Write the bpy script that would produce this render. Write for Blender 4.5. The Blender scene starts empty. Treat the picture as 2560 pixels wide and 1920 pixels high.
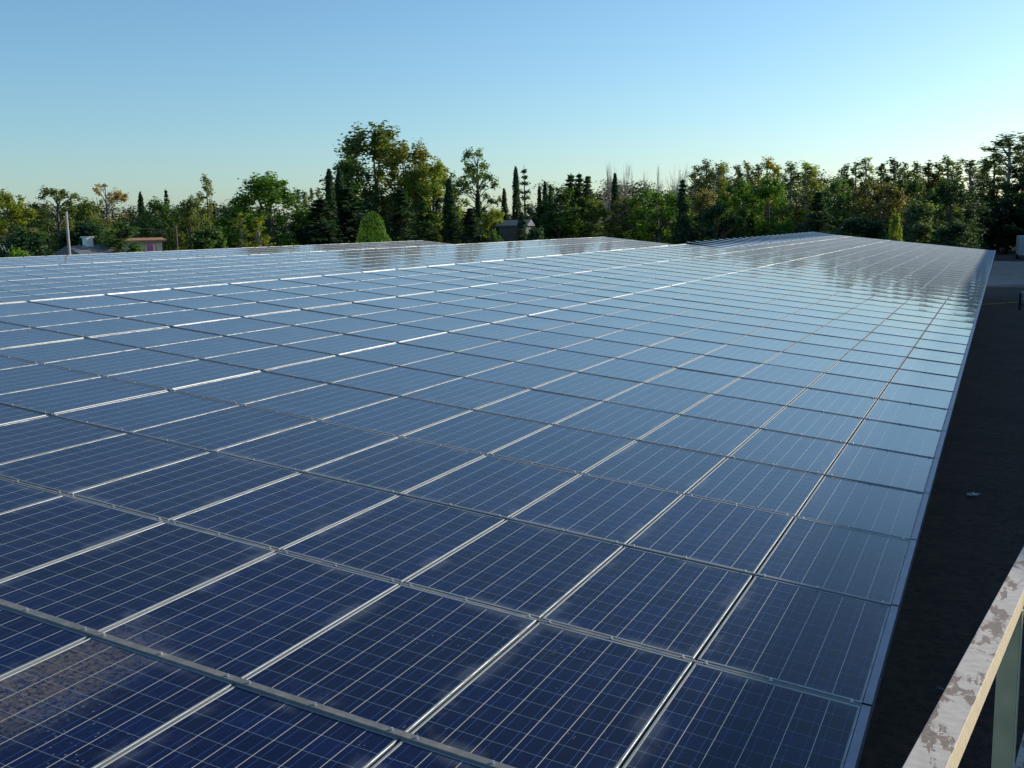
import bpy, math, random
import numpy as np
from mathutils import Matrix, Vector
rad = math.radians
C = bpy.context.scene.collection
SC = bpy.context.scene

# ------------------------------------------------------------------ camera, sky, sun
CAM = Vector((0.5758, -4.2108, 2.6659))
RX = Vector((0.90963389, 0.41471147, -0.02409534))
RF = Vector((-0.41366164, 0.89896116, -0.14405858))
RU = Vector((-0.03808197, 0.14100788, 0.98927577))
FPX = 2672.8
cd = bpy.data.cameras.new("camera"); cam = bpy.data.objects.new("camera", cd); C.objects.link(cam)
M = Matrix(((RX.x, RU.x, -RF.x, CAM.x), (RX.y, RU.y, -RF.y, CAM.y), (RX.z, RU.z, -RF.z, CAM.z), (0, 0, 0, 1)))
cam.matrix_world = M
cd.sensor_width = 36; cd.lens = FPX / 2560 * 36; cd.clip_start = .05; cd.clip_end = 30000
SC.camera = cam
SUN_AZ, SUN_EL = 39.0, 17.0          # azimuth clockwise from +Y
w = bpy.data.worlds.new("World"); SC.world = w; w.use_nodes = True
nt = w.node_tree; bg = nt.nodes["Background"]
sky = nt.nodes.new("ShaderNodeTexSky"); sky.sky_type = 'NISHITA'; sky.sun_disc = False
sky.sun_elevation = rad(SUN_EL); sky.sun_rotation = rad(SUN_AZ)
sky.air_density = 1.0; sky.dust_density = 0.75; sky.ozone_density = 6.0; sky.altitude = 100
wb = nt.nodes.new("ShaderNodeMix"); wb.data_type = 'RGBA'; wb.blend_type = 'MULTIPLY'; wb.inputs[0].default_value = 1
wb.inputs[7].default_value = (1.12, 1.055, .89, 1)     # the camera's cool white balance
nt.links.new(sky.outputs[0], wb.inputs[6]); nt.links.new(wb.outputs[2], bg.inputs[0]); bg.inputs[1].default_value = 0.1
sd = bpy.data.lights.new("sun", 'SUN'); so = bpy.data.objects.new("sun", sd); C.objects.link(so)
sd.energy = 2.8; sd.angle = rad(.53); sd.color = (1, .90, .74)
sv = Vector((math.sin(rad(SUN_AZ)) * math.cos(rad(SUN_EL)), math.cos(rad(SUN_AZ)) * math.cos(rad(SUN_EL)), math.sin(rad(SUN_EL))))
so.rotation_euler = sv.to_track_quat('Z', 'Y').to_euler(); so.location = (30, 10, 30)
SC.view_settings.view_transform = 'Standard'; SC.view_settings.look = 'None'
SC.view_settings.exposure = 0.95; SC.view_settings.gamma = 1

GZ = -3.6                            # ground level; the roof's eave is z = 0
def ray(x, y):
    return (RF + RX * ((x - 1280) / FPX) - RU * ((y - 960) / FPX))
def at(x, y, d):                     # the point seen at photo pixel x, y at horizontal distance d
    v = ray(x, y); h = math.hypot(v.x, v.y)
    return CAM + v * (d / h)
def topix(p):
    v = p - CAM; f = v.dot(RF)
    if f <= .1: return None
    return 1280 + FPX * v.dot(RX) / f, 960 - FPX * v.dot(RU) / f

# ------------------------------------------------------------------ object helpers
def props(o, label=None, cat=None, group=None, kind=None):
    if label: o["label"] = label
    if cat: o["category"] = cat
    if group: o["group"] = group
    if kind: o["kind"] = kind
    return o
def empty(name, loc, label, cat, group=None, rz=0):
    o = bpy.data.objects.new(name, None); C.objects.link(o); o.location = loc; o.rotation_euler = (0, 0, rz)
    o.empty_display_size = .2
    return props(o, label, cat, group)
class MB:
    def __init__(s): s.v = []; s.f = []; s.m = []; s.uv = {}
    def quad(s, a, b, c, d, m=0): 
        n = len(s.v); s.v += [tuple(a), tuple(b), tuple(c), tuple(d)]; s.f.append((n, n+1, n+2, n+3)); s.m.append(m)
    def box(s, lo, hi, m=0, R=None, o=(0, 0, 0)):
        x0, y0, z0 = lo; x1, y1, z1 = hi
        P = [Vector(p) for p in ((x0,y0,z0),(x1,y0,z0),(x1,y1,z0),(x0,y1,z0),(x0,y0,z1),(x1,y0,z1),(x1,y1,z1),(x0,y1,z1))]
        if R is not None: P = [R @ p for p in P]
        o = Vector(o); P = [tuple(p + o) for p in P]; n = len(s.v); s.v += P
        for q in ((0,3,2,1),(4,5,6,7),(0,1,5,4),(1,2,6,5),(2,3,7,6),(3,0,4,7)):
            s.f.append(tuple(n + i for i in q)); s.m.append(m)
    def tube(s, pts, rs, n=7, m=0, cap=True):
        base = len(s.v); pts = [Vector(p) for p in pts]
        for i, p in enumerate(pts):
            d = (pts[min(i+1, len(pts)-1)] - pts[max(i-1, 0)]).normalized()
            a = d.orthogonal().normalized() if abs(d.z) < .99 else Vector((1, 0, 0)); a = (a - d * a.dot(d)).normalized(); b = d.cross(a)
            for k in range(n):
                t = 2 * math.pi * k / n
                s.v.append(tuple(p + (a * math.cos(t) + b * math.sin(t)) * rs[i]))
        for i in range(len(pts) - 1):
            for k in range(n):
                s.f.append((base+i*n+k, base+i*n+(k+1) % n, base+(i+1)*n+(k+1) % n, base+(i+1)*n+k)); s.m.append(m)
        if cap:
            s.f.append(tuple(base + k for k in range(n))[::-1]); s.m.append(m)
            s.f.append(tuple(base + (len(pts)-1)*n + k for k in range(n))); s.m.append(m)
    def mesh(s, name, mats, smooth=False):
        me = bpy.data.meshes.new(name); me.from_pydata(s.v, [], s.f)
        for x in (mats if isinstance(mats, (list, tuple)) else [mats]): me.materials.append(x)
        me.polygons.foreach_set("material_index", s.m)
        if smooth: me.polygons.foreach_set("use_smooth", [True] * len(s.f))
        me.update(); return me
    def build(s, name, mats, parent=None, smooth=False):
        o = bpy.data.objects.new(name, s.mesh(name, mats, smooth)); C.objects.link(o)
        if parent: o.parent = parent
        return o
def link(name, me, parent=None):
    o = bpy.data.objects.new(name, me); C.objects.link(o)
    if parent: o.parent = parent
    return o

# ------------------------------------------------------------------ materials
def mat(name):
    m = bpy.data.materials.new(name); m.use_nodes = True
    return m, m.node_tree, m.node_tree.nodes["Principled BSDF"]
class N:
    def __init__(s, nt): s.t = nt
    def n(s, typ, **k):
        x = s.t.nodes.new(typ)
        for a, b in k.items(): setattr(x, a, b)
        return x
    def l(s, a, b): s.t.links.new(a, b)
    def _in(s, sock, v):
        if hasattr(v, "is_linked") or hasattr(v, "links"): s.l(v, sock)
        else: sock.default_value = v
    def math(s, op, a, b=0.0, c=0.0, clamp=False):
        x = s.n("ShaderNodeMath", operation=op); x.use_clamp = clamp
        s._in(x.inputs[0], a); s._in(x.inputs[1], b); s._in(x.inputs[2], c); return x.outputs[0]
    def mix(s, f, a, b):
        x = s.n("ShaderNodeMix", data_type='RGBA'); s._in(x.inputs[0], f); s._in(x.inputs[6], a); s._in(x.inputs[7], b); return x.outputs[2]
    def noise(s, scale, vec=None, detail=4, rough=.55, dist=0):
        x = s.n("ShaderNodeTexNoise"); x.inputs["Scale"].default_value = scale; x.inputs["Detail"].default_value = detail
        x.inputs["Roughness"].default_value = rough; x.inputs["Distortion"].default_value = dist
        if vec is not None: s.l(vec, x.inputs["Vector"])
        return x.outputs["Fac"]
    def ramp(s, fac, stops):
        x = s.n("ShaderNodeValToRGB"); e = x.color_ramp.elements
        while len(e) < len(stops): e.new(.5)
        for i, (p, c) in enumerate(stops):
            e[i].position = p; e[i].color = (*c, 1) if len(c) == 3 else c
        s.l(fac, x.inputs[0]); return x.outputs[0]
    def smooth(s, v, lo, hi):
        x = s.n("ShaderNodeMapRange", interpolation_type='SMOOTHSTEP'); s._in(x.inputs[0], v)
        s._in(x.inputs[1], lo); s._in(x.inputs[2], hi); return x.outputs[0]
    def pos(s): return s.n("ShaderNodeNewGeometry").outputs["Position"]
def bump(h, b, height, strength=.3, dist=.02):
    x = h.n("ShaderNodeBump"); x.inputs["Strength"].default_value = strength; x.inputs["Distance"].default_value = dist
    h.l(height, x.inputs["Height"]); h.l(x.outputs[0], b.inputs["Normal"])
def plain(name, c, rough=.7, metal=0, var=.25, scale=6, bmp=0):
    m, t, b = mat(name); h = N(t); p = h.pos()
    f = h.noise(scale, p); c2 = tuple(x * (1 - var) for x in c); c3 = tuple(min(1, x * (1 + var)) for x in c)
    h.l(h.ramp(f, [(.3, c2), (.7, c3)]), b.inputs["Base Color"])
    b.inputs["Roughness"].default_value = rough; b.inputs["Metallic"].default_value = metal
    if bmp: bump(h, b, h.noise(scale * 4, p), bmp)
    return m

PW, PL = 0.984, 1.64                  # panel width (across slope) and length (along the eave)
PITCHW, PITCHL = 1.0, 1.68
FR = .014; FRY = .024                            # frame face width
def make_glass():
    m, t, b = mat("solar_glass"); h = N(t)
    uv = h.n("ShaderNodeUVMap"); uv.uv_map = "UVMap"
    sp = h.n("ShaderNodeSeparateXYZ"); h.l(uv.outputs[0], sp.inputs[0]); u, v = sp.outputs[0], sp.outputs[1]
    pu = (PW - 2 * FR) / 6; pv = (PL - 2 * FRY) / 10
    def line(c, period, wid, off=0.0):
        x = h.math('ADD', c, off) if off else c
        d = h.math('PINGPONG', x, period / 2)
        return h.math('LESS_THAN', d, wid / 2)
    gap_u = line(u, pu, .0042); gap_v = line(v, pv, .0036)
    bus = line(u, pu / 2, .0021, pu / 4)
    oi = h.n("ShaderNodeObjectInfo"); pos = h.pos()
    # poly-crystalline cells: every cell its own blue, with flakes of crystal in it
    cell = h.n("ShaderNodeCombineXYZ")
    h.l(h.math('FLOOR', h.math('DIVIDE', u, pu)), cell.inputs[0]); h.l(h.math('FLOOR', h.math('DIVIDE', v, pv)), cell.inputs[1])
    h.l(h.math('MULTIPLY', oi.outputs["Random"], 97.0), cell.inputs[2])
    wn = h.n("ShaderNodeTexWhiteNoise"); h.l(cell.outputs[0], wn.inputs["Vector"])
    vo = h.n("ShaderNodeTexVoronoi"); vo.inputs["Scale"].default_value = 55; h.l(pos, vo.inputs["Vector"])
    vs = h.n("ShaderNodeSeparateColor"); h.l(vo.outputs["Color"], vs.inputs[0])
    f = h.math('ADD', h.math('MULTIPLY', wn.outputs["Value"], .45), h.math('MULTIPLY', vs.outputs[0], .35)); f = h.math('ADD', f, h.math('MULTIPLY', oi.outputs["Random"], .25))
    colr = h.ramp(f, [(0, (.0018, .0028, .017)), (.6, (.0026, .0054, .037)), (1, (.004, .012, .075))])
    colr = h.mix(bus, colr, (.035, .105, .30, 1))
    colr = h.mix(gap_v, colr, (.12, .17, .20, 1))
    colr = h.mix(gap_u, colr, (.46, .47, .44, 1))
    # dust: blotches, a film along the frame edges, bird specks and one very dirty corner
    n1 = h.noise(3.0, pos, 6, .62); n2 = h.noise(38, pos, 5, .7)
    W_, L_ = PW - 2 * FR, PL - 2 * FRY
    eu = h.math('MINIMUM', u, h.math('SUBTRACT', W_, u)); ev = h.math('MINIMUM', v, h.math('SUBTRACT', L_, v))
    edge = h.math('MULTIPLY', h.smooth(h.math('MINIMUM', eu, ev), .10, .0), h.smooth(h.noise(2.2, pos, 3), .48, .62))
    blot = h.math('MULTIPLY', h.smooth(n1, .60, .74), h.smooth(n2, .42, .66))
    speck = h.n("ShaderNodeTexVoronoi"); speck.inputs["Scale"].default_value = 24; h.l(pos, speck.inputs["Vector"])
    spk = h.math('MULTIPLY', h.math('LESS_THAN', speck.outputs["Distance"], .14), h.smooth(h.noise(1.3, pos, 3), .60, .66))
    sub = h.n("ShaderNodeVectorMath", operation='SUBTRACT'); h.l(pos, sub.inputs[0]); sub.inputs[1].default_value = DIRT
    mul = h.n("ShaderNodeVectorMath", operation='MULTIPLY'); h.l(sub.outputs[0], mul.inputs[0]); mul.inputs[1].default_value = (1.9, .85, 2)
    ln = h.n("ShaderNodeVectorMath", operation='LENGTH'); h.l(mul.outputs[0], ln.inputs[0])
    dirty = h.math('MULTIPLY', h.smooth(ln.outputs["Value"], 1.0, .25), h.smooth(h.noise(34, pos, 8, .8), .40, .62))
    dirty = h.math('MULTIPLY', dirty, h.math('GREATER_THAN', sub_x(h, sub), DIRT_EDGE))
    d = h.math('ADD', h.math('MULTIPLY', edge, .10), h.math('MULTIPLY', blot, .07))
    d = h.math('ADD', d, h.math('MULTIPLY', spk, .24)); d = h.math('ADD', d, h.math('MULTIPLY', dirty, .36))
    # thin dust film, growing at flat angles to paint a pale sky sheen too
    geo = h.n("ShaderNodeNewGeometry"); dp = h.n("ShaderNodeVectorMath", operation='DOT_PRODUCT'); h.l(geo.outputs["Normal"], dp.inputs[0]); h.l(geo.outputs["Incoming"], dp.inputs[1])
    cs = h.math('MAXIMUM', h.math('ABSOLUTE', dp.outputs["Value"]), .02)
    film = h.math('SUBTRACT', 1.0, h.math('EXPONENT', h.math('DIVIDE', h.math('MULTIPLY', h.math('ADD', n1, .1), -.0036), h.math('MULTIPLY', cs, cs))))
    d = h.math('ADD', d, film, clamp=True)
    b.inputs["Roughness"].default_value = .07; b.inputs["Specular IOR Level"].default_value = 0.0
    h.l(colr, b.inputs["Base Color"])
    # wear of the glass surface makes the mirror a little soft
    h.l(h.math('ADD', .025, h.math('MULTIPLY', n1, .05)), b.inputs["Roughness"])
    df = h.n("ShaderNodeBsdfDiffuse"); h.l(h.mix(h.math('MULTIPLY', dirty, 1.6, clamp=True), (.46, .51, .52, 1), (.34, .29, .20, 1)), df.inputs[0])
    # anti-reflex coating: hardly any mirror when seen from above, a full one at a flat angle
    fr = h.n("ShaderNodeFresnel"); fr.inputs[0].default_value = 1.55
    fac = h.math('MULTIPLY', fr.outputs[0], h.math('ADD', .42, h.math('MULTIPLY', h.smooth(fr.outputs[0], .06, .36), .58)))
    gl = h.n("ShaderNodeBsdfGlossy"); gl.inputs[0].default_value = (1, 1, 1, 1); h.l(h.math('ADD', .02, h.math('MULTIPLY', n1, .05)), gl.inputs["Roughness"])
    cg = h.n("ShaderNodeMixShader"); h.l(fac, cg.inputs[0]); h.l(b.outputs[0], cg.inputs[1]); h.l(gl.outputs[0], cg.inputs[2])
    mx = h.n("ShaderNodeMixShader"); h.l(d, mx.inputs[0]); h.l(cg.outputs[0], mx.inputs[1]); h.l(df.outputs[0], mx.inputs[2])
    h.l(mx.outputs[0], t.nodes["Material Output"].inputs[0])
    return m
def sub_x(h, sub):
    s = h.n("ShaderNodeSeparateXYZ"); h.l(sub.outputs[0], s.inputs[0]); return s.outputs[0]
AL = 0.1192                           # roof pitch
cA, sA = math.cos(AL), math.sin(AL)
def P(x, m, z=0.0, bay=0):            # x metres up-slope from the eave, m metres along it, z metres off the roof plane
    return Vector((-x * cA + z * sA - bay * 19.3066, m, x * sA + z * cA))
DIRT = tuple(P(3.86, -.62, .0)); DIRT_EDGE = -.125
GLASS = make_glass()
def make_alu(name, c=(.72, .74, .74), rough=.38, metal=.75, dusty=.35):
    m, t, b = mat(name); h = N(t); p = h.pos()
    f = h.smooth(h.noise(7, p, 6, .7), .42, .7)
    h.l(h.mix(h.math('MULTIPLY', f, dusty), (*c, 1), (.30, .285, .25, 1)), b.inputs["Base Color"])
    h.l(h.math('ADD', rough, h.math('MULTIPLY', f, .25)), b.inputs["Roughness"]); b.inputs["Metallic"].default_value = metal
    return m
ALU = make_alu("aluminium_frame", (.26, .29, .31), .45, .4, .25); DULL = make_alu("dull_frame", (.17, .20, .23), .4, .3, .3); BRIGHT = make_alu("bright_strip", (.76, .76, .73), .45, .3, .1)
RAIL = make_alu("rail_metal", (.16, .165, .16), .6, .3, .7)
FARRAIL = make_alu("dark_rail", (.17, .19, .21), .5, .4, .3)
BOLT = make_alu("bolt_steel", (.75, .72, .68), .3, .9, .1)
FLASH = plain("eave_flashing", (.17, .19, .26), .45, .2, .15, 5)
SHEET = plain("pale_sheet", (.70, .74, .78), .30, .35, .08, 3)
DARK = plain("dark_sheeting", (.03, .032, .035), .8)
WALL = plain("shed_wall", (.30, .29, .27), .8)

# ------------------------------------------------------------------ solar panels
def panel_glass():
    nx, ny = 3, 10; W_, L_ = PW - 2 * FR, PL - 2 * FRY
    v = []; uv = []; f = []
    for j in range(ny + 1):
        for i in range(nx + 1):
            a, b_ = i / nx, j / ny
            z = -.0035 * (1 - (2 * b_ - 1) ** 2) * (1 - (2 * a - 1) ** 4) - .003
            v.append((-FR - a * W_, FRY + b_ * L_, z)); uv.append((a * W_, b_ * L_))
    for j in range(ny):
        for i in range(nx):
            n = j * (nx + 1) + i; f.append((n, n + nx + 1, n + nx + 2, n + 1))
    f = [q[::1] for q in f]
    return v, f, uv
def frame_ring():
    v = []; f = []
    prof = [(0, -.042), (0, -.002), (.002, 0), (FR - .002, 0), (FR, -.005)]
    for (cx, cy, sx, sy) in ((0, 0, -1, 1), (-PW, 0, 1, 1), (-PW, PL, 1, -1), (0, PL, -1, -1)):
        for (i, z) in prof: v.append((cx + sx * i, cy + sy * i * FRY / FR, z))
    n = len(prof)
    for k in range(4):
        for j in range(n - 1):
            a, b_ = k * n + j, ((k + 1) % 4) * n + j
            f.append((a, a + 1, b_ + 1, b_))
    return v, f
def fix(v, f, uv=None, name="m", m=None, smooth=False):
    me = bpy.data.meshes.new(name); me.from_pydata(v, [], f); me.materials.append(m)
    if uv:
        l = me.uv_layers.new(name="UVMap"); idx = [i for q in f for i in q]
        l.data.foreach_set("uv", [c for i in idx for c in uv[i]])
    if smooth: me.polygons.foreach_set("use_smooth", [True] * len(f))
    me.update(); return me
gv, gf, guv = panel_glass(); fv, ff = frame_ring()
GME = fix(gv, gf, guv, "cell_sheet", GLASS, True); FME = fix(fv, ff, None, "frame", ALU); FME2 = fix(fv, ff, None, "frame", DULL)
NF, NR = 14, 53                       # columns up the slope, rows along it
CUT = 29                              # beyond this row the top two columns are pale sheets
def bank(c): return .0 if c < 8 else (.006 if c < 11 else .012)
ROLL = Matrix.Rotation(AL, 4, 'Y')    # local -X runs up the slope
rng = random.Random(5)
def pmat(c, r, bay=0):
    up = c * PITCHW + .008 + rng.uniform(-.003, .003); y = r * PITCHL + (PITCHL - PL) / 2 + rng.uniform(-.005, .005)
    sx = 1.0; sy = 1.0 if bay == 0 else 1.02
    if bay: y -= .016
    if c == 0: up = .045; sx = .945 / PW
    # rows lap a little: a tiny pitch and twist of its own for every panel
    tilt = Matrix.Rotation(rad(rng.gauss(0, .045) - .03), 4, 'X') @ Matrix.Rotation(rad(rng.gauss(0, .08)), 4, 'Y')
    return Matrix.Translation(P(up, y, bank(c), bay)) @ ROLL @ tilt @ Matrix.Diagonal((sx, sy, 1, 1))
def scr_area(Mx):
    q = []
    for (x, y) in ((0, 0), (-PW, 0), (-PW, PL), (0, PL)):
        p = topix(Mx @ Vector((x, y, 0)))
        if p is None: return 0
        q.append(p)
    poly = q
    for ax, lim, sgn in ((0, 0, 1), (0, 2560, -1), (1, 0, 1), (1, 1920, -1)):
        out = []
        for i in range(len(poly)):
            a, b_ = poly[i], poly[(i + 1) % len(poly)]
            ia, ib = sgn * (a[ax] - lim) >= 0, sgn * (b_[ax] - lim) >= 0
            if ia: out.append(a)
            if ia != ib:
                t = (lim - a[ax]) / (b_[ax] - a[ax]); out.append((a[0] + t * (b_[0] - a[0]), a[1] + t * (b_[1] - a[1])))
        poly = out
        if not poly: return 0
    return abs(sum(poly[i][0] * poly[(i+1) % len(poly)][1] - poly[(i+1) % len(poly)][0] * poly[i][1] for i in range(len(poly)))) / 2
ONES = ["zeroth", "first", "second", "third", "fourth", "fifth", "sixth", "seventh", "eighth", "ninth", "tenth", "eleventh", "twelfth",
        "thirteenth", "fourteenth", "fifteenth", "sixteenth", "seventeenth", "eighteenth", "nineteenth"]
def ordw(n):
    if n < 20: return ONES[n]
    t = {2: "twent", 3: "thirt", 4: "fort", 5: "fift"}[n // 10]
    return t + "ieth" if n % 10 == 0 else t + "y-" + ONES[n % 10]
allp = []
for r in range(-4, NR):
    for c in range(NF):
        if r >= CUT and c >= 12: continue
        Mx = pmat(c, r); allp.append((scr_area(Mx), c, r, Mx))
allp.sort(key=lambda t: -t[0])
indiv = [t for t in allp if t[0] > 30][:300]
vis_rows = sorted({t[2] for t in indiv}); R0 = vis_rows[0]
ind_set = {(t[1], t[2]) for t in indiv}
for a, c, r, Mx in indiv:
    o = bpy.data.objects.new("solar_panel", None); C.objects.link(o); o.matrix_world = Mx; o.empty_display_size = .1
    extra = "dusty" if (c, r) == (3, -1) else "blue"
    if (c, r) == (3, -1): lab = "dark panel with a thick patch of brown dirt, %s from the gutter edge" % ordw(c + 1)
    elif c == 0: lab = "blue solar panel beside the gutter edge, in the %s panel row from the camera" % ordw(r - R0 + 1)
    else: lab = "blue solar panel %s from the gutter edge, in the %s panel row from the camera" % (ordw(c + 1), ordw(r - R0 + 1))
    props(o, lab, "solar panel", "framed blue solar panels covering the roof")
    link("cell_sheet", GME, o); link("frame", FME if c < 6 and r < 9 else FME2, o)
# the rest of the panels, too many to count: one object per material part
def merge(mats4, name):
    n = len(mats4); V = []; F = []; UV = []; MI = []
    G = np.array(gv + fv); G1 = np.c_[G, np.ones(len(G))]
    faces = [q for q in gf] + [tuple(i + len(gv) for i in q) for q in ff]
    fa = np.array(faces); mi = np.array([0] * len(gf) + [1] * len(ff))
    uvs = np.array(guv + [(0, 0)] * len(fv))
    VV = np.concatenate([(G1 @ np.array(m).T)[:, :3] for m in mats4]); FF = np.concatenate([fa + k * len(G) for k in range(n)])
    me = bpy.data.meshes.new(name); me.vertices.add(len(VV)); me.vertices.foreach_set("co", VV.ravel())
    me.loops.add(FF.size); me.loops.foreach_set("vertex_index", FF.ravel())
    me.polygons.add(len(FF)); me.polygons.foreach_set("loop_start", np.arange(len(FF)) * 4); me.polygons.foreach_set("loop_total", np.full(len(FF), 4))
    me.materials.append(GLASS); me.materials.append(DULL)
    me.polygons.foreach_set("material_index", np.tile(mi, n)); me.polygons.foreach_set("use_smooth", np.tile(mi == 0, n))
    l = me.uv_layers.new(name="UVMap"); l.data.foreach_set("uv", np.tile(uvs[fa.ravel()], (n, 1)).ravel())
    me.update(calc_edges=True); me.validate()
    return link(name, me)
rest = [t[3] for t in allp if (t[1], t[2]) not in ind_set]
for bay, r0 in ((1, 4), (2, 14)):
    for r in range(r0, 54):
        for c in range(3, NF): rest.append(pmat(c, r, bay))
props(merge(rest, "solar_panel_field"), "distant blue solar panels filling the far part of the roofs", "solar panels", None, "stuff")

# ------------------------------------------------------------------ rails between the rows
def bolt_me():
    b = MB(); b.tube([(0, 0, 0), (0, 0, .004)], [.010, .010], 12); b.tube([(0, 0, .004), (0, 0, .012), (0, 0, .0135)], [.0065, .0065, .005], 6)
    return b.mesh("bolt", BOLT, False)
BM = bolt_me()
for m in range(-3, NR + 1):
    y = m * PITCHL; top = 14 if m <= CUT else 12
    if m > 12 and False: break
    flat = m in (-3, -1, 1, 3); wid = .017 if flat else {-2: .034, 0: .027, 2: .014}.get(m, .011)
    b = MB()
    lift = -.004 if flat else {-2: .012, 0: .011, 2: .006}.get(m, .005)
    for (c0, c1) in ((0, 8), (8, 11), (11, top)):
        z = bank(c0) + lift; x0 = .045 if c0 == 0 else c0 + .004; x1 = c1 - .004
        # hat-shaped strip: a flat top with folded sides
        pr = [(-wid - .001, z - .03), (-wid, z - .003), (-wid + .003, z), (wid - .003, z), (wid, z - .003), (wid + .001, z - .03)]
        for i in range(5):
            a, c_ = pr[i], pr[i + 1]
            b.quad(P(x0, y + a[0], a[1]), P(x0, y + c_[0], c_[1]), P(x1, y + c_[0], c_[1]), P(x1, y + a[0], a[1]))
    o = b.build("mounting_rail", RAIL if m < 2 else FARRAIL)
    if m <= vis_rows[-1] + 1 or True:
        props(o, "grey metal rail across the roof above the %s panel row from the camera" % ordw(max(1, m - R0)) if m > R0 else "grey metal rail at the near end of the panel rows",
              "rail", "metal rails between the panel rows")
    if m <= 7:
        for c in range(0, 14):
            for fx in ((.07, .52, .93) if c else (.10, .55, .93)):
                bo = link("bolt", BM, o); bo.matrix_world = Matrix.Translation(P(c + fx, y, bank(c) + lift)) @ ROLL
# bright strips where the roof steps up at the eighth, eleventh and top lines
for bay in (0, 1, 2):
    for c in (8, 11, 14):
        if (bay == 2 and c != 14) or (bay == 1 and c == 8): continue
        b = MB(); rg = random.Random(c * 7 + bay)
        for r in range(-3 if bay == 0 else 4, NR if bay == 0 else 54):
            if bay == 0 and r >= CUT and c == 14: continue
            y0, y1 = r * PITCHL + .05, (r + 1) * PITCHL - .05
            z0 = bank(c - 1) + .001; z1 = bank(min(c, 13)) + (.002 if c < 14 else .010)
            a = rg.gauss(0, .0045); lean = rg.uniform(0, .006)
            b.quad(P(c - .003 + a, y0, z0, bay), P(c - .003 - a, y1, z0, bay), P(c + .002 - a + lean, y1, z1, bay), P(c + .002 + a + lean, y0, z1, bay))
            b.quad(P(c + .002 + a + lean, y0, z1, bay), P(c + .002 - a + lean, y1, z1, bay), P(c + .005, y1, z1, bay), P(c + .005, y0, z1, bay))
        o = b.build("edge_strip", BRIGHT)
        nm = {8: "bright metal strip running along the roof above the eighth panel column", 11: "bright metal strip running along the roof above the eleventh panel column",
              14: "bright metal ridge strip along the top"}[c] + {0: " of the near roof", 1: " of the second roof", 2: " of the farthest roof"}[bay]
        props(o, nm, "metal strip", "bright strips stepping the panels up")
# pale sheets stepping along the far part of the near ridge
for k, r in enumerate(range(CUT, NR)):
    b = MB(); y0 = r * PITCHL + .01; y1 = (r + 1) * PITCHL + .05; n = 4
    za, zb = .13, .02
    A = [P(12.0, y0, .03), P(12.0, y1, -.01), P(14.05, y1, zb), P(14.05, y0, za)]
    b.quad(*A); B_ = [p - Vector((0, 0, .03)) for p in A]
    b.quad(B_[3], B_[2], B_[1], B_[0])
    for i in range(4): b.quad(A[i], B_[i], B_[(i + 1) % 4], A[(i + 1) % 4])
    o = b.build("ridge_sheet", SHEET)
    props(o, "pale sheet at the far ridge, its raised edge forming the %s step of the sawtooth" % ordw(k + 1), "roof sheet", "pale stepped sheets along the ridge")

# ------------------------------------------------------------------ the shed under the roof
shed = empty("shed", (-20, 45, GZ), "long low building whose three stepped roofs carry the solar panels", "building")
LX, Y0, Y1 = 19.3066, -6.2, NR * PITCHL + .05
def rel(p): return Vector(p) - Vector((-20, 45, GZ))
def slab(b, pts, th=.04):
    lo = [p - Vector((0, 0, th)) for p in pts]; b.quad(*[rel(p) for p in pts]); b.quad(*[rel(p) for p in lo[::-1]])
    for i in range(4): b.quad(rel(pts[i]), rel(lo[i]), rel(lo[(i+1) % 4]), rel(pts[(i+1) % 4]))
for bay in range(3):
    b = MB(); ye = Y1 if bay == 0 else Y1 + PITCHL
    b_top = 14.0
    slab(b, [P(.0, Y0, -.05, bay), P(b_top, Y0, -.05, bay), P(b_top, ye, -.05, bay), P(.0, ye, -.05, bay)])
    for i in range(4): pass
    o = b.build("roof_slope", DARK, shed)
    b = MB(); top0 = P(14.0, Y0, -.055, bay); top1 = P(14.0, ye, -.055, bay)
    bx = -(bay + 1) * LX
    slab(b, [top0, Vector((bx, Y0, -.1)), Vector((bx, ye, -.1)), top1])
    b.build("back_slope", SHEET, shed)
    # gable walls and eave walls
    for yy in (Y0 + .1, ye - .12):
        b = MB(); q = [Vector((-bay * LX - 1.3, yy, GZ)), P(1.3, yy, -.14, bay), P(14, yy, -.14, bay), Vector((bx, yy, -.16)), Vector((bx, yy, GZ))]
        n = len(b.v); b.v += [tuple(rel(p)) for p in q] + [tuple(rel(p + Vector((0, .1, 0)))) for p in q]
        b.f.append((4, 3, 2, 1, 0)); b.f.append((5, 6, 7, 8, 9)); b.m += [0, 0]
        for i in range(5): b.f.append((i, (i + 1) % 5, 5 + (i + 1) % 5, 5 + i)); b.m.append(0)
        b.build("gable_wall", WALL, shed)
b = MB(); b.box(rel((-1.36, Y0, GZ)), rel((-1.26, Y1, .02))); b.build("eave_wall", WALL, shed)
b = MB(); b.box(rel((-3 * LX, Y0, GZ)), rel((-3 * LX + .1, Y1 + 1, -.2))); b.build("back_wall", WALL, shed)
# eave flashing: segments with a dark joint at each row
for r in range(-4, NR):
    pass
b = MB()
for r in range(-4, NR):
    y0, y1 = r * PITCHL + .012, (r + 1) * PITCHL - .012; zz = .006
    a = [P(.042, y0, zz), P(.042, y1, zz), P(-.006, y1, zz), P(-.006, y0, zz)]
    b.quad(*[rel(p) for p in a])
    lo = [P(-.006, y0, zz), P(-.006, y1, zz), P(-.010, y1, -.11), P(-.010, y0, -.11)]
    b.quad(*[rel(p) for p in lo])
b.build("eave_flashing", FLASH, shed)

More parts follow.
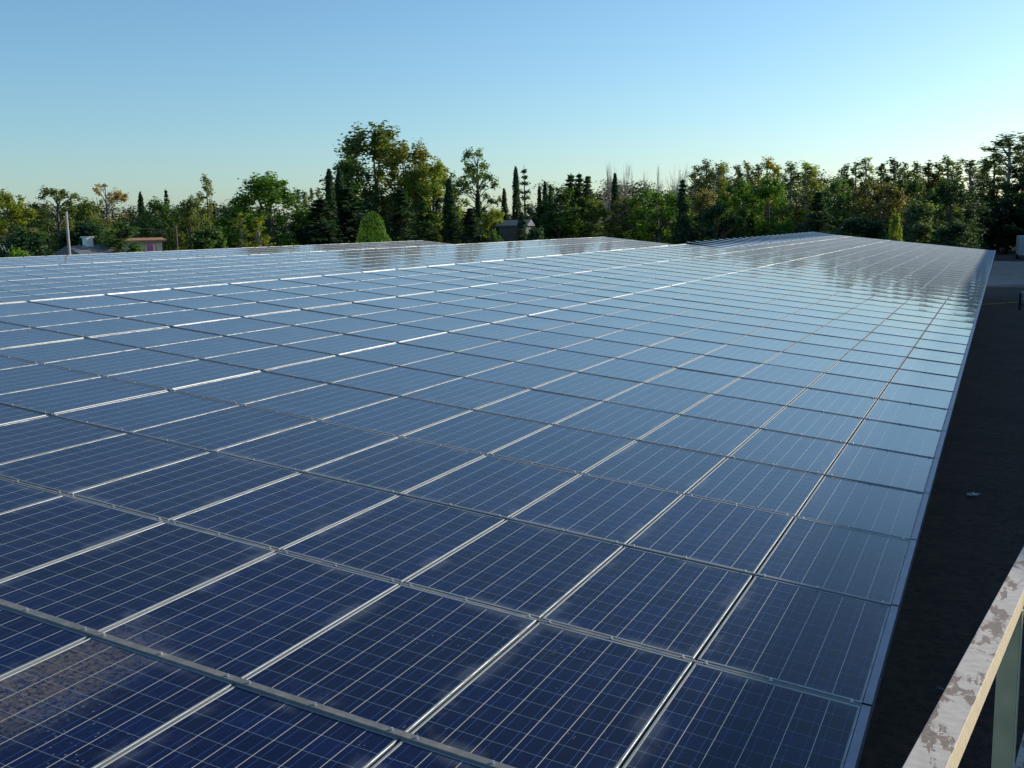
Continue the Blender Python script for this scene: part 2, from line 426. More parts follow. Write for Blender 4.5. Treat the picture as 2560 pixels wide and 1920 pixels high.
# ------------------------------------------------------------------ ground, track
def make_ground():
    m, t, b = mat("dry_ground"); h = N(t); p = h.pos()
    f = h.noise(.35, p, 8, .65); g = h.noise(6, p, 6, .7)
    c1 = h.ramp(f, [(.3, (.028, .020, .013)), (.5, (.075, .052, .034)), (.62, (.045, .034, .022)), (.8, (.060, .062, .024))])
    h.l(h.mix(h.math('MULTIPLY', h.smooth(g, .4, .62), .75), c1, (.016, .012, .009, 1)), b.inputs["Base Color"])
    b.inputs["Roughness"].default_value = .95; bump(h, b, g, .8, .08)
    return m
GM = make_ground()
b = MB(); S = 9000
b.quad((-S, -S, GZ), (S, -S, GZ), (S, S, GZ), (-S, S, GZ)); props(b.build("ground", GM), kind="structure")
TR = plain("pale_track", (.30, .27, .23), .95, 0, .25, 1.5, .4)
def gpt(x, y, z=0):                  # ground point under photo pixel
    v = ray(x, y); t = (GZ + z - CAM.z) / v.z; return CAM + v * t
b = MB(); a0, a1 = gpt(2400, 712), gpt(2700, 712); c0, c1 = gpt(2400, 652), gpt(2700, 655)
def ext(p, q, k): return q + (q - p) * k
nseg = 24
L0, L1 = a0 + (a0 - a1) * 1.2, a1 + (a1 - a0) * 3; U0, U1 = c0 + (c0 - c1) * .8, c1 + (c1 - c0) * 2
for i in range(nseg):
    t0, t1 = i / nseg, (i + 1) / nseg
    w0, w1 = math.sin(t0 * 19) * .5, math.sin(t1 * 19) * .5
    A0, A1 = L0.lerp(L1, t0), L0.lerp(L1, t1); B0, B1 = U0.lerp(U1, t0), U0.lerp(U1, t1)
    for q in (A0, A1): q.y += 0
    b.quad((A0.x, A0.y + w0, GZ + .004), (A1.x, A1.y + w1, GZ + .004), (B1.x, B1.y - w1, GZ + .004), (B0.x, B0.y - w0, GZ + .004))
props(b.build("track", TR), kind="structure")

# ------------------------------------------------------------------ trees
def leaf_material():
    m, t, b = mat("leaves"); h = N(t)
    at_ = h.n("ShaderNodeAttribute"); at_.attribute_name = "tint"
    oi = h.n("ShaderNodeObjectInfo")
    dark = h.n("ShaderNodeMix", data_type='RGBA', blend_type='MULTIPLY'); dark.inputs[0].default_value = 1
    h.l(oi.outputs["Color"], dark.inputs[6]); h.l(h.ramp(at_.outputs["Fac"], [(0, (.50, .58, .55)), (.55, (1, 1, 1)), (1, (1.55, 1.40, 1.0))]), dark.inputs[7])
    col = dark.outputs[2]
    h.l(col, b.inputs["Base Color"]); b.inputs["Roughness"].default_value = .6
    b.inputs["Specular IOR Level"].default_value = .25
    tr = h.n("ShaderNodeBsdfTranslucent")
    g = h.n("ShaderNodeMix", data_type='RGBA', blend_type='MULTIPLY'); g.inputs[0].default_value = 1; h.l(col, g.inputs[6]); g.inputs[7].default_value = (1.5, 1.5, .6, 1)
    h.l(g.outputs[2], tr.inputs[0])
    mx = h.n("ShaderNodeMixShader"); mx.inputs[0].default_value = .42; h.l(b.outputs[0], mx.inputs[1]); h.l(tr.outputs[0], mx.inputs[2])
    h.l(mx.outputs[0], t.nodes["Material Output"].inputs[0])
    return m
def dmin(x):
    v = ray(x, 560); h = math.hypot(v.x, v.y); ux, uy = v.x / h, v.y / h
    a = (-59.5 - CAM.x) / ux if ux < -.01 else 1e9; b_ = (93.5 - CAM.y) / uy
    return min(a, b_)
def yard(x): return max(0, min(1, (x - 2390) / 50)) * 82   # past the shed's corner the yard runs back to the trees
def dd_(x, d): return dmin(x) + 3 + .62 * (d - 70) + yard(x)
LEAF = leaf_material(); BARK = plain("bark", (.11, .09, .07), .95, 0, .4, 4, .5); PALEBARK = plain("pale_bark", (.30, .27, .22), .9, 0, .3, 3, .3)
def leafmesh(name, cen, nrm, size, rs, tint):
    # cen: (n,3) leaf-clump centres; each is a bent quad of its own
    n = len(cen)
    d = nrm + rs.normal(0, .75, (n, 3)); d /= np.linalg.norm(d, axis=1)[:, None] + 1e-9
    a = np.cross(d, rs.normal(0, 1, (n, 3))); a /= np.linalg.norm(a, axis=1)[:, None] + 1e-9; b = np.cross(d, a)
    s = (size * rs.uniform(.55, 1.35, n))[:, None]; e = rs.uniform(.45, .8, n)[:, None]
    s = s * np.array([1.15, 1.15, .62]); V = np.stack([cen - a * s, cen + b * s * e + d * s * .15, cen + a * s, cen - b * s * e + d * s * .15], 1).reshape(-1, 3)
    me = bpy.data.meshes.new(name); me.vertices.add(4 * n); me.vertices.foreach_set("co", V.ravel())
    me.loops.add(4 * n); me.loops.foreach_set("vertex_index", np.arange(4 * n))
    me.polygons.add(n); me.polygons.foreach_set("loop_start", np.arange(n) * 4); me.polygons.foreach_set("loop_total", np.full(n, 4))
    at_ = me.attributes.new("tint", 'FLOAT', 'FACE'); at_.data.foreach_set("value", np.clip(tint, 0, 1))
    me.materials.append(LEAF); me.update(calc_edges=True); return me
def clumps(rs, centres, radii, per, size, squash=.8, fill=.35):
    cs = []; ns = []; ts = []
    for (c, r) in zip(centres, radii):
        k = max(12, int(4.6 * per * (r ** 2)))
        c = np.array(c); out = np.array([c[0], c[1], abs(c[2]) * .25 + .6]); out = out / np.linalg.norm(out)
        # sprays: a few twigs leave the clump's heart, leaves sit along and around them
        nt_ = 7; tw = rs.normal(0, 1, (nt_, 3)) + out * 1.1; tw /= np.linalg.norm(tw, axis=1)[:, None]
        idx = rs.randint(0, nt_, k); u = rs.random(k) ** .7
        p = c + tw[idx] * (u * r * rs.uniform(.8, 1.35, nt_)[idx])[:, None] * np.array([1, 1, squash * 1.0]) + rs.normal(0, .2, (k, 3)) * r * np.array([1, 1, .9])
        d = (p - c) / (r + 1e-6) + rs.normal(0, .35, (k, 3))
        cs.append(p); ns.append(d + [0, 0, .3]); ts.append(rs.uniform(.2, .8) + rs.normal(0, .2, k))
    cs = np.concatenate(cs); return cs, np.concatenate(ns), np.full(len(cs), size), np.concatenate(ts)
# all tree meshes have height 1 = 10 m reference; built at 10 m and scaled
def tree_mesh(kind, seed):
    rs = np.random.RandomState(seed); rd = random.Random(seed); b = MB(); H = 10.0
    bark = BARK
    if kind == 'broad':
        n = 84; ce = []; ra = []
        for i in range(n):
            t = rd.random(); z = 1.3 + t * 7.9; R = 3.5 * math.sin(math.pi * min(1, (t * .83 + .14))) ** .6 * rd.uniform(.15, 1.0) ** .6; a = rd.uniform(0, 6.283)
            ce.append((R * math.cos(a), R * math.sin(a), z)); ra.append(rd.uniform(.55, 1.1))
        L = clumps(rs, ce, ra, 42, .15); b.tube([(0, 0, 0), (.1, 0, 3), (0, .1, 6), (0, 0, 8)], [.28, .2, .12, .04], 7)
        for i in range(0, n, 5): b.tube([(0, .0, ce[i][2] * .5), tuple(x * .6 for x in ce[i][:2]) + (ce[i][2] * .85,), ce[i]], [.1, .06, .02], 5)
    elif kind == 'airy':
        n = 50; ce = []; ra = []; b.tube([(0, 0, 0), (.1, .1, 4), (-.05, 0, 7.5), (0, 0, 9.6)], [.22, .17, .1, .03], 7); b.tube([(0, 0, 1.2), (-.9, .1, 4), (-1.2, 0, 8.6)], [.15, .11, .03], 6)
        for i in range(n):
            t = rd.random(); z = 2.6 + t * 7.1; side = rd.choice((-1, 1, 1)); R = (1.0 + 2.0 * math.sin(math.pi * (t * .85 + .1))) * rd.uniform(.3, 1); a = rd.uniform(0, 6.283)
            c = (R * math.cos(a), R * math.sin(a), z); ce.append(c); ra.append(rd.uniform(.4, .75)); b.tube([(0, 0, z - 1), tuple(x * .5 for x in c[:2]) + (z - .3,), c], [.06, .04, .015], 4)
        L = clumps(rs, ce, ra, 64, .13, .6)
    elif kind == 'poplar':
        n = 50; ce = []; ra = []
        for i in range(n):
            t = (i + .5) / n; z = 1.0 + t * 8.5; R = 1.15 * (math.sin(math.pi * (t * .8 + .17)) ** .8) * rd.uniform(.2, .9); a = rd.uniform(0, 6.283)
            ce.append((R * math.cos(a), R * math.sin(a), z)); ra.append(rd.uniform(.38, .7) * (1.1 - .5 * t))
        L = clumps(rs, ce, ra, 85, .12, 1.3); b.tube([(0, 0, 0), (0, 0, 5), (0, 0, 9.7)], [.17, .1, .02], 6)
    elif kind == 'aspen':            # thin young poplar with sky showing through
        n = 44; ce = []; ra = []; b.tube([(0, 0, 0), (.1, 0, 4), (0, .1, 7), (.05, 0, 9.8)], [.13, .09, .06, .015], 6)
        for i in range(n):
            t = (i + .5) / n; z = 2.2 + t * 7.5; R = (1.5 - 1.05 * t) * rd.uniform(.15, 1); a = rd.uniform(0, 6.283)
            c = (R * math.cos(a), R * math.sin(a), z); ce.append(c); ra.append(rd.uniform(.26, .52)); b.tube([(0, 0, z - .9), c], [.04, .012], 4)
        L = clumps(rs, ce, ra, 85, .105, 1.1, .8)
    elif kind == 'cypress':
        k = 9000; t = rs.random(k) ** 1.25; th = rs.uniform(0, 2 * np.pi, k); a1, a2 = rs.uniform(0, 6, 2)
        Rr = .85 * np.minimum(1, .45 + t * 2.6) * (1 - t) ** .62 + .03
        Rr = Rr * (1 + .22 * np.sin(th * 2 + t * 9 + a1) + .16 * np.sin(th * 3 - t * 23 + a2) + .12 * np.sin(t * 55 + th)) * (1 - .45 * rs.random(k) ** 2)
        p = np.stack([Rr * np.cos(th), Rr * np.sin(th), .3 + 9.6 * t], 1) + rs.normal(0, .045, (k, 3)) * [1, 1, 2]
        b.tube([(0, 0, 0), (0, 0, 5), (0, 0, 9.7)], [.2, .11, .012], 6)
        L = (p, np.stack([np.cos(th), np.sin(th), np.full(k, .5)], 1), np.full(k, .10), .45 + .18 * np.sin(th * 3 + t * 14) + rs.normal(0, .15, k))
    elif kind in ('conifer', 'cedar'):
        pts = []; nn = []; tt = []; K = {'conifer': 3400, 'cypress': 2600, 'cedar': 1500}[kind]; W_ = {'conifer': 2.2, 'cypress': .85, 'cedar': 2.1}[kind]
        b.tube([(0, 0, 0), (0, 0, 5), (0, 0, 9.9)], [.2, .11, .015], 6)
        tiers = {'conifer': 26, 'cypress': 75, 'cedar': 15}[kind]
        for k in range(tiers):
            t = (k + rd.random() * .6) / tiers; z = .5 + 9.3 * t; R = W_ * (1 - t) ** (.85 if kind != 'cypress' else .72) + .05
            if kind == 'cypress': R *= min(1, .55 + t * 3)
            nb = max(3, int((9 if kind != 'cedar' else 6) * (1 - t) + 3))
            for j in range(nb):
                a = rd.uniform(0, 6.283); r = R * rd.uniform(.6, 1.12); up = {'conifer': -.22, 'cypress': 1.3, 'cedar': .10}[kind]
                e = np.array([r * math.cos(a), r * math.sin(a), z + r * up]); s0 = np.array([0, 0, z])
                if kind != 'cypress': b.tube([tuple(s0), tuple(e)], [.035, .01], 3, 0, False)
                q = int(K / tiers / nb * 1.1) + 2; u = rs.uniform(.2, 1, q)[:, None]
                p = s0 + (e - s0) * u + rs.normal(0, .07 + .10 * R, (q, 3)) * [1, 1, .8]
                pts.append(p); nn.append(np.tile([math.cos(a), math.sin(a), .5], (q, 1))); tt.append(rd.uniform(.2, .7) + rs.normal(0, .15, q))
        L = (np.concatenate(pts), np.concatenate(nn), np.full(sum(map(len, pts)), .15 if kind != 'cedar' else .12), np.concatenate(tt))
    elif kind == 'pine':
        n = 70; ce = []; ra = []; b.tube([(0, 0, 0), (.3, 0, 2.5), (.1, .2, 6), (0, 0, 9)], [.26, .2, .12, .03], 7)
        for i in range(n):
            t = rd.random() ** .85; z = 1.2 + t * 8.2; R = 3.4 * (1 - t * .78) * rd.uniform(.25, 1); a = rd.uniform(0, 6.283)
            c = (R * math.cos(a), R * math.sin(a), z); ce.append(c); ra.append(rd.uniform(.5, 1.0) * (1.15 - .45 * t))
            if i % 3 == 0: b.tube([(0, 0, z * .75), c], [.07, .02], 4)
        L = clumps(rs, ce, ra, 78, .13, .8, .55)
    elif kind == 'bush':
        n = 40; ce = []; ra = []; b.tube([(0, 0, 0), (0, 0, 4)], [.3, .1], 6)
        for i in range(n):
            t = rd.random(); z = 1.5 + t * 7.0; R = 4.6 * math.cos(math.pi / 2 * max(0, t - .15)) * rd.uniform(.2, 1); a = rd.uniform(0, 6.283)
            ce.append((R * math.cos(a), R * math.sin(a), z)); ra.append(rd.uniform(1.1, 2.0))
        L = clumps(rs, ce, ra, 26, .26, .85)
    elif kind == 'ball':
        cc = np.array([(0, 0, 1.8), (1.2, .6, 2.6), (-1.5, .2, 3.2), (.3, -1.4, 4.2), (1.6, -.4, 4.6), (-1.2, 1.0, 5.2), (-.2, .2, 6.4), (.9, .8, 5.9), (-1.4, -.8, 6.3), (1.9, .5, 1.5), (-2.0, -.4, 1.6)])
        rr_ = np.array([3.6, 3.2, 3.1, 3.1, 2.9, 2.9, 3.2, 2.6, 2.4, 3.0, 2.9]); p = []; d = []
        for c0, r0 in zip(cc, rr_):
            q = rs.normal(0, 1, (2600, 3)); q /= np.linalg.norm(q, axis=1)[:, None]; x = c0 + q * (r0 * (1 - .10 * rs.random(2600)))[:, None] * [1, 1, .95]
            keep = x[:, 2] > 0
            for c1, r1 in zip(cc, rr_):
                if c1 is not c0: keep &= (np.linalg.norm(x - c1, axis=1) > r1 * .9) | (np.abs(c1 - c0).sum() < 1e-6)
            p.append(x[keep]); d.append(q[keep])
        p = np.concatenate(p); d = np.concatenate(d); k = len(p)
        b.tube([(0, 0, 0), (0, 0, 4)], [.3, .1], 6)
        L = (p, d * 1.5, np.full(k, .13), .55 + rs.normal(0, .15, k))
    elif kind == 'bare':
        def grow(p, d, l, r, lev):
            q = p + d * l; mid = p + d * l * .5 + Vector((rd.gauss(0, .04), rd.gauss(0, .04), 0)) * l
            b.tube([p, mid, q], [r, r * .8, r * .6], 4 if lev else 6, 0, False)
            if lev >= 4: return
            for k in range(3 if lev < 3 else 4):
                dd = (d + Vector((rd.gauss(0, .30), rd.gauss(0, .30), .28))).normalized(); grow(p + d * l * rd.uniform(.45, 1), dd, l * rd.uniform(.55, .8), r * .55, lev + 1)
        for j in range(3): grow(Vector((rd.gauss(0, .25), rd.gauss(0, .25), 0)), Vector((rd.gauss(0, .12), rd.gauss(0, .12), 1)).normalized(), 3.6, .10, 0)
        zmax = max(v[2] for v in b.v); b.v = [(v[0] * 10 / zmax, v[1] * 10 / zmax, v[2] * 10 / zmax) for v in b.v]
        return None, b.mesh("trunk", PALEBARK)
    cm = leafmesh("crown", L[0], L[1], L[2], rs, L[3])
    return cm, b.mesh("trunk", PALEBARK if kind == 'aspen' else bark)
REFW = {'broad': 8.2, 'airy': 6.2, 'poplar': 3.1, 'aspen': 3.3, 'conifer': 4.6, 'cypress': 2.2, 'cedar': 4.6, 'pine': 7.2, 'bush': 10.5, 'ball': 10.0, 'bare': 4.6}
CACHE = {}
def measured(kind, seed):
    cm, tm = tree_mesh(kind, seed); me = cm or tm
    co = np.empty(len(me.vertices) * 3); me.vertices.foreach_get("co", co); co = co.reshape(-1, 3)
    q = 3 if kind in ('conifer', 'cypress', 'cedar', 'pine') else 1.2
    return cm, tm, .5 * (np.percentile(co[:, 0], 100 - q) - np.percentile(co[:, 0], q) + np.percentile(co[:, 1], 100 - q) - np.percentile(co[:, 1], q)), co[:, 2].max()
def tree(kind, x, ytop, wpx, dist, col, name, label, cat="tree", group=None, var=0, lean=0):
    key = (kind, var)
    if key not in CACHE: CACHE[key] = measured(kind, 100 + var * 17 + len(kind) * 5 + ord(kind[0]))
    cm, tm, mw, mh = CACHE[key]
    dist = dd_(x, dist) + wpx / 60; wpx = wpx * {'poplar': 1.6, 'aspen': 1.65, 'broad': 1.2, 'pine': 1.2, 'conifer': 1.1}.get(kind, 1)
    top = at(x, ytop, dist); Hh = top.z - GZ; wid = wpx * dist / FPX
    rr = random.Random(int(x * 13 + ytop))
    o = empty(name, (top.x, top.y, GZ), label, cat, group, rr.uniform(0, 6.28))
    sw = wid / mw; o.scale = (sw, sw, Hh / mh)
    if lean: o.rotation_euler.x = lean
    t = link("trunk" if kind != 'bare' else "branches", tm, o)
    if cm:
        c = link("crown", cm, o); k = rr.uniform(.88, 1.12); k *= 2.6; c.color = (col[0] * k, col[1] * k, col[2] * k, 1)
    return o
DG = (.016, .034, .018); MG = (.030, .055, .018); OL = (.050, .066, .020); YG = (.085, .105, .018); YE = (.15, .13, .025); BG = (.050, .090, .014)
RB = (.070, .066, .028); GO = (.13, .085, .022); GG = (.045, .065, .035); PG = (.07, .085, .03)
T = [
 # left part, from the left border
 ('broad', 12, 468, 125, 120, YG, "plane_tree", "yellow-green round tree cut by the left edge of the photo", 0),
 ('poplar', 72, 524, 26, 260, OL, "poplar_tree", "small hazy poplar in the gap beside the yellow-green round tree", 0),
 ('airy', 140, 462, 130, 110, OL, "pine_tree", "tufted olive pine rising behind the concrete post", 0),
 ('bush', 60, 560, 170, 95, DG, "laurel_shrub", "dark round shrub below the yellow-green tree near the left border", 0),
 ('bush', 205, 540, 150, 100, DG, "laurel_shrub", "dark shrub directly right of the concrete post", 1),
 ('broad', 205, 492, 90, 118, OL, "ash_tree", "olive green tree between the tufted pine and the sparse tan tree", 1),
 ('airy', 262, 455, 95, 125, (.13, .10, .045), "birch_tree", "sparse tan autumn tree with twiggy crown near the small white chimney", 1),
 ('bush', 30, 612, 150, 62, BG, "garden_hedge", "low bright green hedge just above the roof by the left border", 2),
 ('pine', 295, 548, 105, 80, (.032, .06, .02), "cedar_bush", "soft green conifer hiding the left side of the cream house", 0),
 ('cypress', 350, 478, 24, 150, DG, "cypress_tree", "thin dark pointed cypress left of the wooden pole", 0),
 ('poplar', 322, 522, 30, 220, OL, "poplar_tree", "small distant poplar left of the thin pointed cypress", 1),
 ('broad', 398, 490, 105, 105, MG, "oak_tree", "dark bushy oak directly above the cream house", 2),
 ('conifer', 414, 472, 26, 125, DG, "spruce_tree", "narrow dark spruce tip poking out of the bushy oak", 0),
 ('broad', 470, 484, 88, 98, OL, "oak_tree", "greyish olive tree standing right behind the wooden pole", 0),
 ('poplar', 514, 434, 32, 135, (.075, .085, .035), "lombardy_poplar", "tall slim lone poplar standing clear against the sky", 0),
 ('cypress', 532, 508, 16, 140, DG, "cypress_tree", "tiny dark cypress between the lone poplar and the big green pine", 1),
 ('bush', 520, 560, 130, 88, MG, "holm_oak", "low speckled holm oak under the tall slim lone poplar", 3),
 ('broad', 574, 504, 80, 125, DG, "oak_tree", "dark tree filling the notch left of the big green pine", 1),
 ('broad', 668, 426, 185, 100, (.040, .078, .012), "umbrella_pine", "big fresh green pine with its sunny side facing the cypress group", 1),
 ('aspen', 598, 530, 50, 80, YG, "young_poplar", "short yellow-green sapling at the foot of the big green pine", 0),
 ('aspen', 642, 538, 46, 78, YG, "young_poplar", "light green sapling beside the leaning trunk of the big pine", 1),
 ('poplar', 745, 470, 22, 240, OL, "poplar_tree", "first of the faint poplars seen right of the big green pine", 2),
 ('poplar', 762, 474, 22, 245, OL, "poplar_tree", "second of the faint poplars seen right of the big green pine", 3),
 ('poplar', 778, 469, 22, 240, OL, "poplar_tree", "third of the faint poplars seen right of the big green pine", 0),
 ('poplar', 795, 468, 22, 246, OL, "poplar_tree", "fourth of the faint poplars, nearest the dark cypress group", 1),
 ('bush', 757, 549, 80, 92, DG, "laurel_shrub", "dark shrub hiding the foot of the slim white chimney stack", 0),
 ('cypress', 822, 421, 38, 95, DG, "cypress_tree", "tall dark cypress with thin tip left of the great plane tree", 2),
 ('cypress', 846, 416, 38, 98, DG, "cypress_tree", "dark cypress touching the left side of the great plane tree", 3),
 ('conifer', 800, 498, 120, 88, DG, "spruce_tree", "broad dark spruce below the pair of tall cypresses", 1),
 ('conifer', 865, 470, 120, 92, DG, "spruce_tree", "dark spruce left of the round bright bush", 2),
 ('broad', 930, 304, 205, 128, (.048, .062, .020), "plane_tree", "tallest tree of the skyline, olive crown with brownish leaves", 3),
 ('broad', 1010, 345, 160, 122, (.072, .074, .018), "plane_tree", "rusty golden tree forming the right shoulder of the tallest tree", 4),
 ('broad', 1080, 388, 125, 120, YG, "plane_tree", "yellow-tinged tree stepping down right of the tallest tree", 5),
 ('broad', 880, 390, 120, 120, MG, "plane_tree", "darker green left shoulder of the tallest tree", 2),
 ('ball', 932, 527, 92, 70, (.030, .064, .008), "clipped_bush", "smooth round bright green bush in front of the tallest tree", 0),
 ('conifer', 1000, 470, 90, 90, DG, "spruce_tree", "dark spruce directly right of the round bright bush", 0),
 ('conifer', 1060, 505, 95, 85, MG, "spruce_tree", "broad spruce under the golden tree", 1),
 ('cypress', 1122, 444, 42, 92, DG, "cypress_tree", "dark cypress column in front of the tall airy tree", 0),
 ('conifer', 1175, 520, 80, 88, DG, "spruce_tree", "dark spruce at the foot of the tall airy tree", 2),
 ('airy', 1192, 366, 118, 130, (.055, .085, .035), "tall_pine", "tall airy pine with layered boughs and two thin stems", 2),
 ('cypress', 1194, 470, 26, 100, DG, "cypress_tree", "thin cypress in front of the stems of the airy pine", 1),
 ('broad', 1228, 515, 78, 95, YG, "maple_tree", "yellow lit tree next to the grey stone house", 1),
 ('conifer', 1304, 530, 44, 82, DG, "spruce_tree", "small dark spruce standing in front of the grey stone house", 2),
 ('bush', 1338, 558, 74, 80, DG, "laurel_shrub", "dark shrub overlapping the grey stone house from the right", 1),
 ('bush', 1238, 568, 62, 80, MG, "laurel_shrub", "green shrub overlapping the grey stone house from the left", 2),
 ('cypress', 1260, 470, 24, 130, DG, "cypress_tree", "small solid cypress between airy pine and spiky cedar", 2),
 ('cypress', 1289, 414, 28, 135, DG, "cypress_tree", "tall dark cypress beside the spiky cedar", 3),
 ('cedar', 1310, 422, 58, 138, (.022, .042, .028), "cedar_tree", "spiky open cedar showing sky between its branches", 0),
 ('cypress', 1348, 462, 20, 150, DG, "cypress_tree", "shortest of three dark tips right of the spiky cedar", 0),
 ('cypress', 1362, 452, 20, 150, DG, "cypress_tree", "middle of three dark tips right of the spiky cedar", 1),
 ('cypress', 1376, 460, 20, 150, DG, "cypress_tree", "last of three dark tips right of the spiky cedar", 2),
 ('broad', 1345, 505, 100, 120, DG, "oak_tree", "dark tree to the right of the grey stone house", 2),
 ('conifer', 1426, 434, 70, 125, MG, "fir_tree", "blue-green fir, tallest of the group left of the bare poplars", 0),
 ('conifer', 1447, 434, 60, 127, GG, "fir_tree", "fir with twin tips just left of the bare poplars", 1),
 ('conifer', 1468, 440, 60, 126, GG, "fir_tree", "slightly shorter fir at the right end of the fir group", 2),
 ('pine', 1400, 462, 90, 118, MG, "pine_tree", "rounded pine in front of the blue-green firs", 0),
 ('pine', 1490, 482, 90, 118, OL, "pine_tree", "yellowish pine below the first bare poplar", 1),
 # bare poplars
 ('bare', 1512, 398, 26, 175, DG, "bare_tree", "slender leafless tree, leftmost of the bare row", 0),
 ('bare', 1535, 398, 30, 175, DG, "bare_tree", "leafless tree behind the tip of the small dark fir", 1),
 ('bare', 1573, 398, 56, 170, DG, "bare_tree", "widest leafless tree in the middle of the bare row", 0),
 ('bare', 1617, 410, 14, 175, DG, "bare_tree", "thinnest leafless tree with a single spindly stem", 1),
 ('bare', 1638, 404, 28, 175, DG, "bare_tree", "leafless tree above the yellow-green dome tree", 0),
 ('bare', 1682, 404, 54, 170, DG, "bare_tree", "forked leafless tree left of the dark pointed spruce", 1),
 ('cypress', 1537, 430, 26, 150, DG, "fir_tree", "small dark fir tip below the second bare tree", 3),
 ('broad', 1562, 480, 90, 140, (.045, .05, .025), "oak_tree", "brown-green tree under the widest bare tree", 4),
 ('broad', 1642, 462, 135, 125, BG, "lime_tree", "yellow-green dome tree under the bare row", 5),
 ('conifer', 1706, 449, 46, 120, DG, "spruce_tree", "dark pointed spruce standing right of the bare row", 1),
 ('broad', 1755, 470, 85, 150, RB, "hornbeam_tree", "brownish tree below the sparse golden poplars", 1),
 # golden poplars
 ('aspen', 1737, 412, 42, 180, PG, "golden_poplar", "sparse greyish poplar, first right of the pointed spruce", 0),
 ('aspen', 1766, 394, 38, 180, GG, "golden_poplar", "almost leafless poplar taller than its neighbours on both sides", 1),
 ('aspen', 1794, 401, 34, 178, YG, "golden_poplar", "green-gold poplar of a close pair above the brownish tree", 2),
 ('aspen', 1810, 404, 34, 180, YG, "golden_poplar", "second poplar of the close pair, behind the darker dome", 3),
 ('aspen', 1848, 410, 36, 180, GG, "golden_poplar", "pale poplar above the left green dome tree", 0),
 ('aspen', 1871, 400, 36, 180, PG, "golden_poplar", "poplar rising between the two green dome trees", 1),
 ('aspen', 1897, 402, 34, 180, PG, "golden_poplar", "narrow poplar immediately left of the brightest gold one", 2),
 ('aspen', 1918, 387, 46, 175, YE, "golden_poplar", "brightest gold poplar with the highest tip of its row", 3),
 ('aspen', 1944, 410, 34, 180, YG, "golden_poplar", "poplar half hidden behind the tall right green dome", 0),
 ('aspen', 1978, 400, 46, 178, GG, "golden_poplar", "loose poplar showing its pale stem and sky gaps", 1),
 ('aspen', 2014, 401, 44, 176, YG, "golden_poplar", "yellowish poplar left of the dark cone pine", 2),
 ('aspen', 2036, 410, 44, 178, YG, "golden_poplar", "poplar directly above the dark cone pine", 3),
 ('broad', 1848, 440, 96, 130, (.038, .075, .012), "lime_tree", "left one of two fresh green dome trees", 2),
 ('broad', 1924, 434, 92, 128, (.038, .078, .012), "lime_tree", "right one of two fresh green dome trees, with pointed top", 3),
 ('broad', 1790, 505, 110, 120, DG, "oak_tree", "low dark tree left of the two fresh green domes", 0),
 ('conifer', 2045, 480, 84, 110, DG, "pine_tree", "dark cone-shaped pine in front of the golden poplars", 2),
 ('broad', 2092, 436, 80, 135, MG, "oak_tree", "mid green tree right of the dark cone pine", 4),
 ('poplar', 2112, 408, 36, 165, GG, "poplar_tree", "leftmost leafy poplar of the dense right hand grove", 0),
 ('poplar', 2140, 404, 36, 165, OL, "poplar_tree", "poplar with olive crown behind the reddish tree", 1),
 ('aspen', 2166, 392, 44, 165, YG, "poplar_tree", "poplar with a round pale golden tip over the reddish tree", 0),
 ('poplar', 2203, 402, 38, 165, OL, "poplar_tree", "poplar between the golden tip and the higher spire", 3),
 ('poplar', 2236, 392, 38, 160, MG, "poplar_tree", "spire-topped poplar at the centre of the right grove", 0),
 ('poplar', 2263, 404, 34, 163, OL, "poplar_tree", "lower poplar right of the spire-topped one", 1),
 ('poplar', 2292, 398, 36, 160, OL, "poplar_tree", "poplar left of the broad brownish green crown", 2),
 ('poplar', 2322, 400, 50, 158, (.06, .06, .02), "poplar_tree", "broad brownish green poplar crown in the right grove", 3),
 ('poplar', 2348, 404, 40, 158, OL, "poplar_tree", "poplar just left of the feathery tall one", 0),
 ('aspen', 2373, 386, 48, 155, OL, "poplar_tree", "feathery tall poplar above the large dark oak", 1),
 ('poplar', 2396, 405, 30, 158, GG, "poplar_tree", "slim poplar before the gap of bright sky", 2),
 ('broad', 2200, 438, 105, 130, RB, "hornbeam_tree", "reddish brown rounded tree low in the right grove", 5),
 ('broad', 2290, 440, 90, 140, MG, "oak_tree", "deep green tree behind the grey-green willow", 0),
 ('broad', 2378, 440, 120, 120, (.014, .028, .012), "oak_tree", "large very dark oak beneath the feathery poplar", 1),
 ('bush', 2300, 492, 130, 105, GG, "willow_tree", "grey-green willow bush catching light in the right grove", 0),
 ('bush', 2160, 530, 150, 105, DG, "laurel_shrub", "dark thicket right of the far roof corner's pine", 1),
 ('aspen', 2426, 392, 46, 130, GG, "poplar_tree", "see-through poplar standing beside the bright sky gap", 2),
 ('poplar', 2462, 390, 50, 125, MG, "poplar_tree", "leafy poplar left of the two tall border poplars", 3),
 ('poplar', 2488, 380, 50, 122, OL, "poplar_tree", "olive poplar leaning on the tall border poplar", 1),
 ('aspen', 2526, 328, 86, 115, GG, "poplar_tree", "tallest poplar of the right grove with silvery leaves", 3),
 ('aspen', 2560, 336, 70, 118, GG, "poplar_tree", "silvery tall poplar cut by the right edge of the photo", 0),
 ('broad', 2600, 400, 120, 110, DG, "oak_tree", "dark oak mostly beyond the right edge of the photo", 2),
 ('bush', 2500, 492, 150, 100, (.012, .024, .012), "holm_oak", "very dark round holm oak below the tall border poplars", 2),
 ('bush', 2420, 520, 70, 105, (.014, .028, .012), "holm_oak", "dark shrub arching over the yellow lit bush", 3),
 ('bush', 2380, 545, 110, 100, DG, "laurel_shrub", "dark shrub left of the grey hut", 1),
 ('bush', 2440, 565, 36, 190, (.16, .18, .02), "sunlit_bush", "small sunlit yellow bush behind the grey hut", 0),
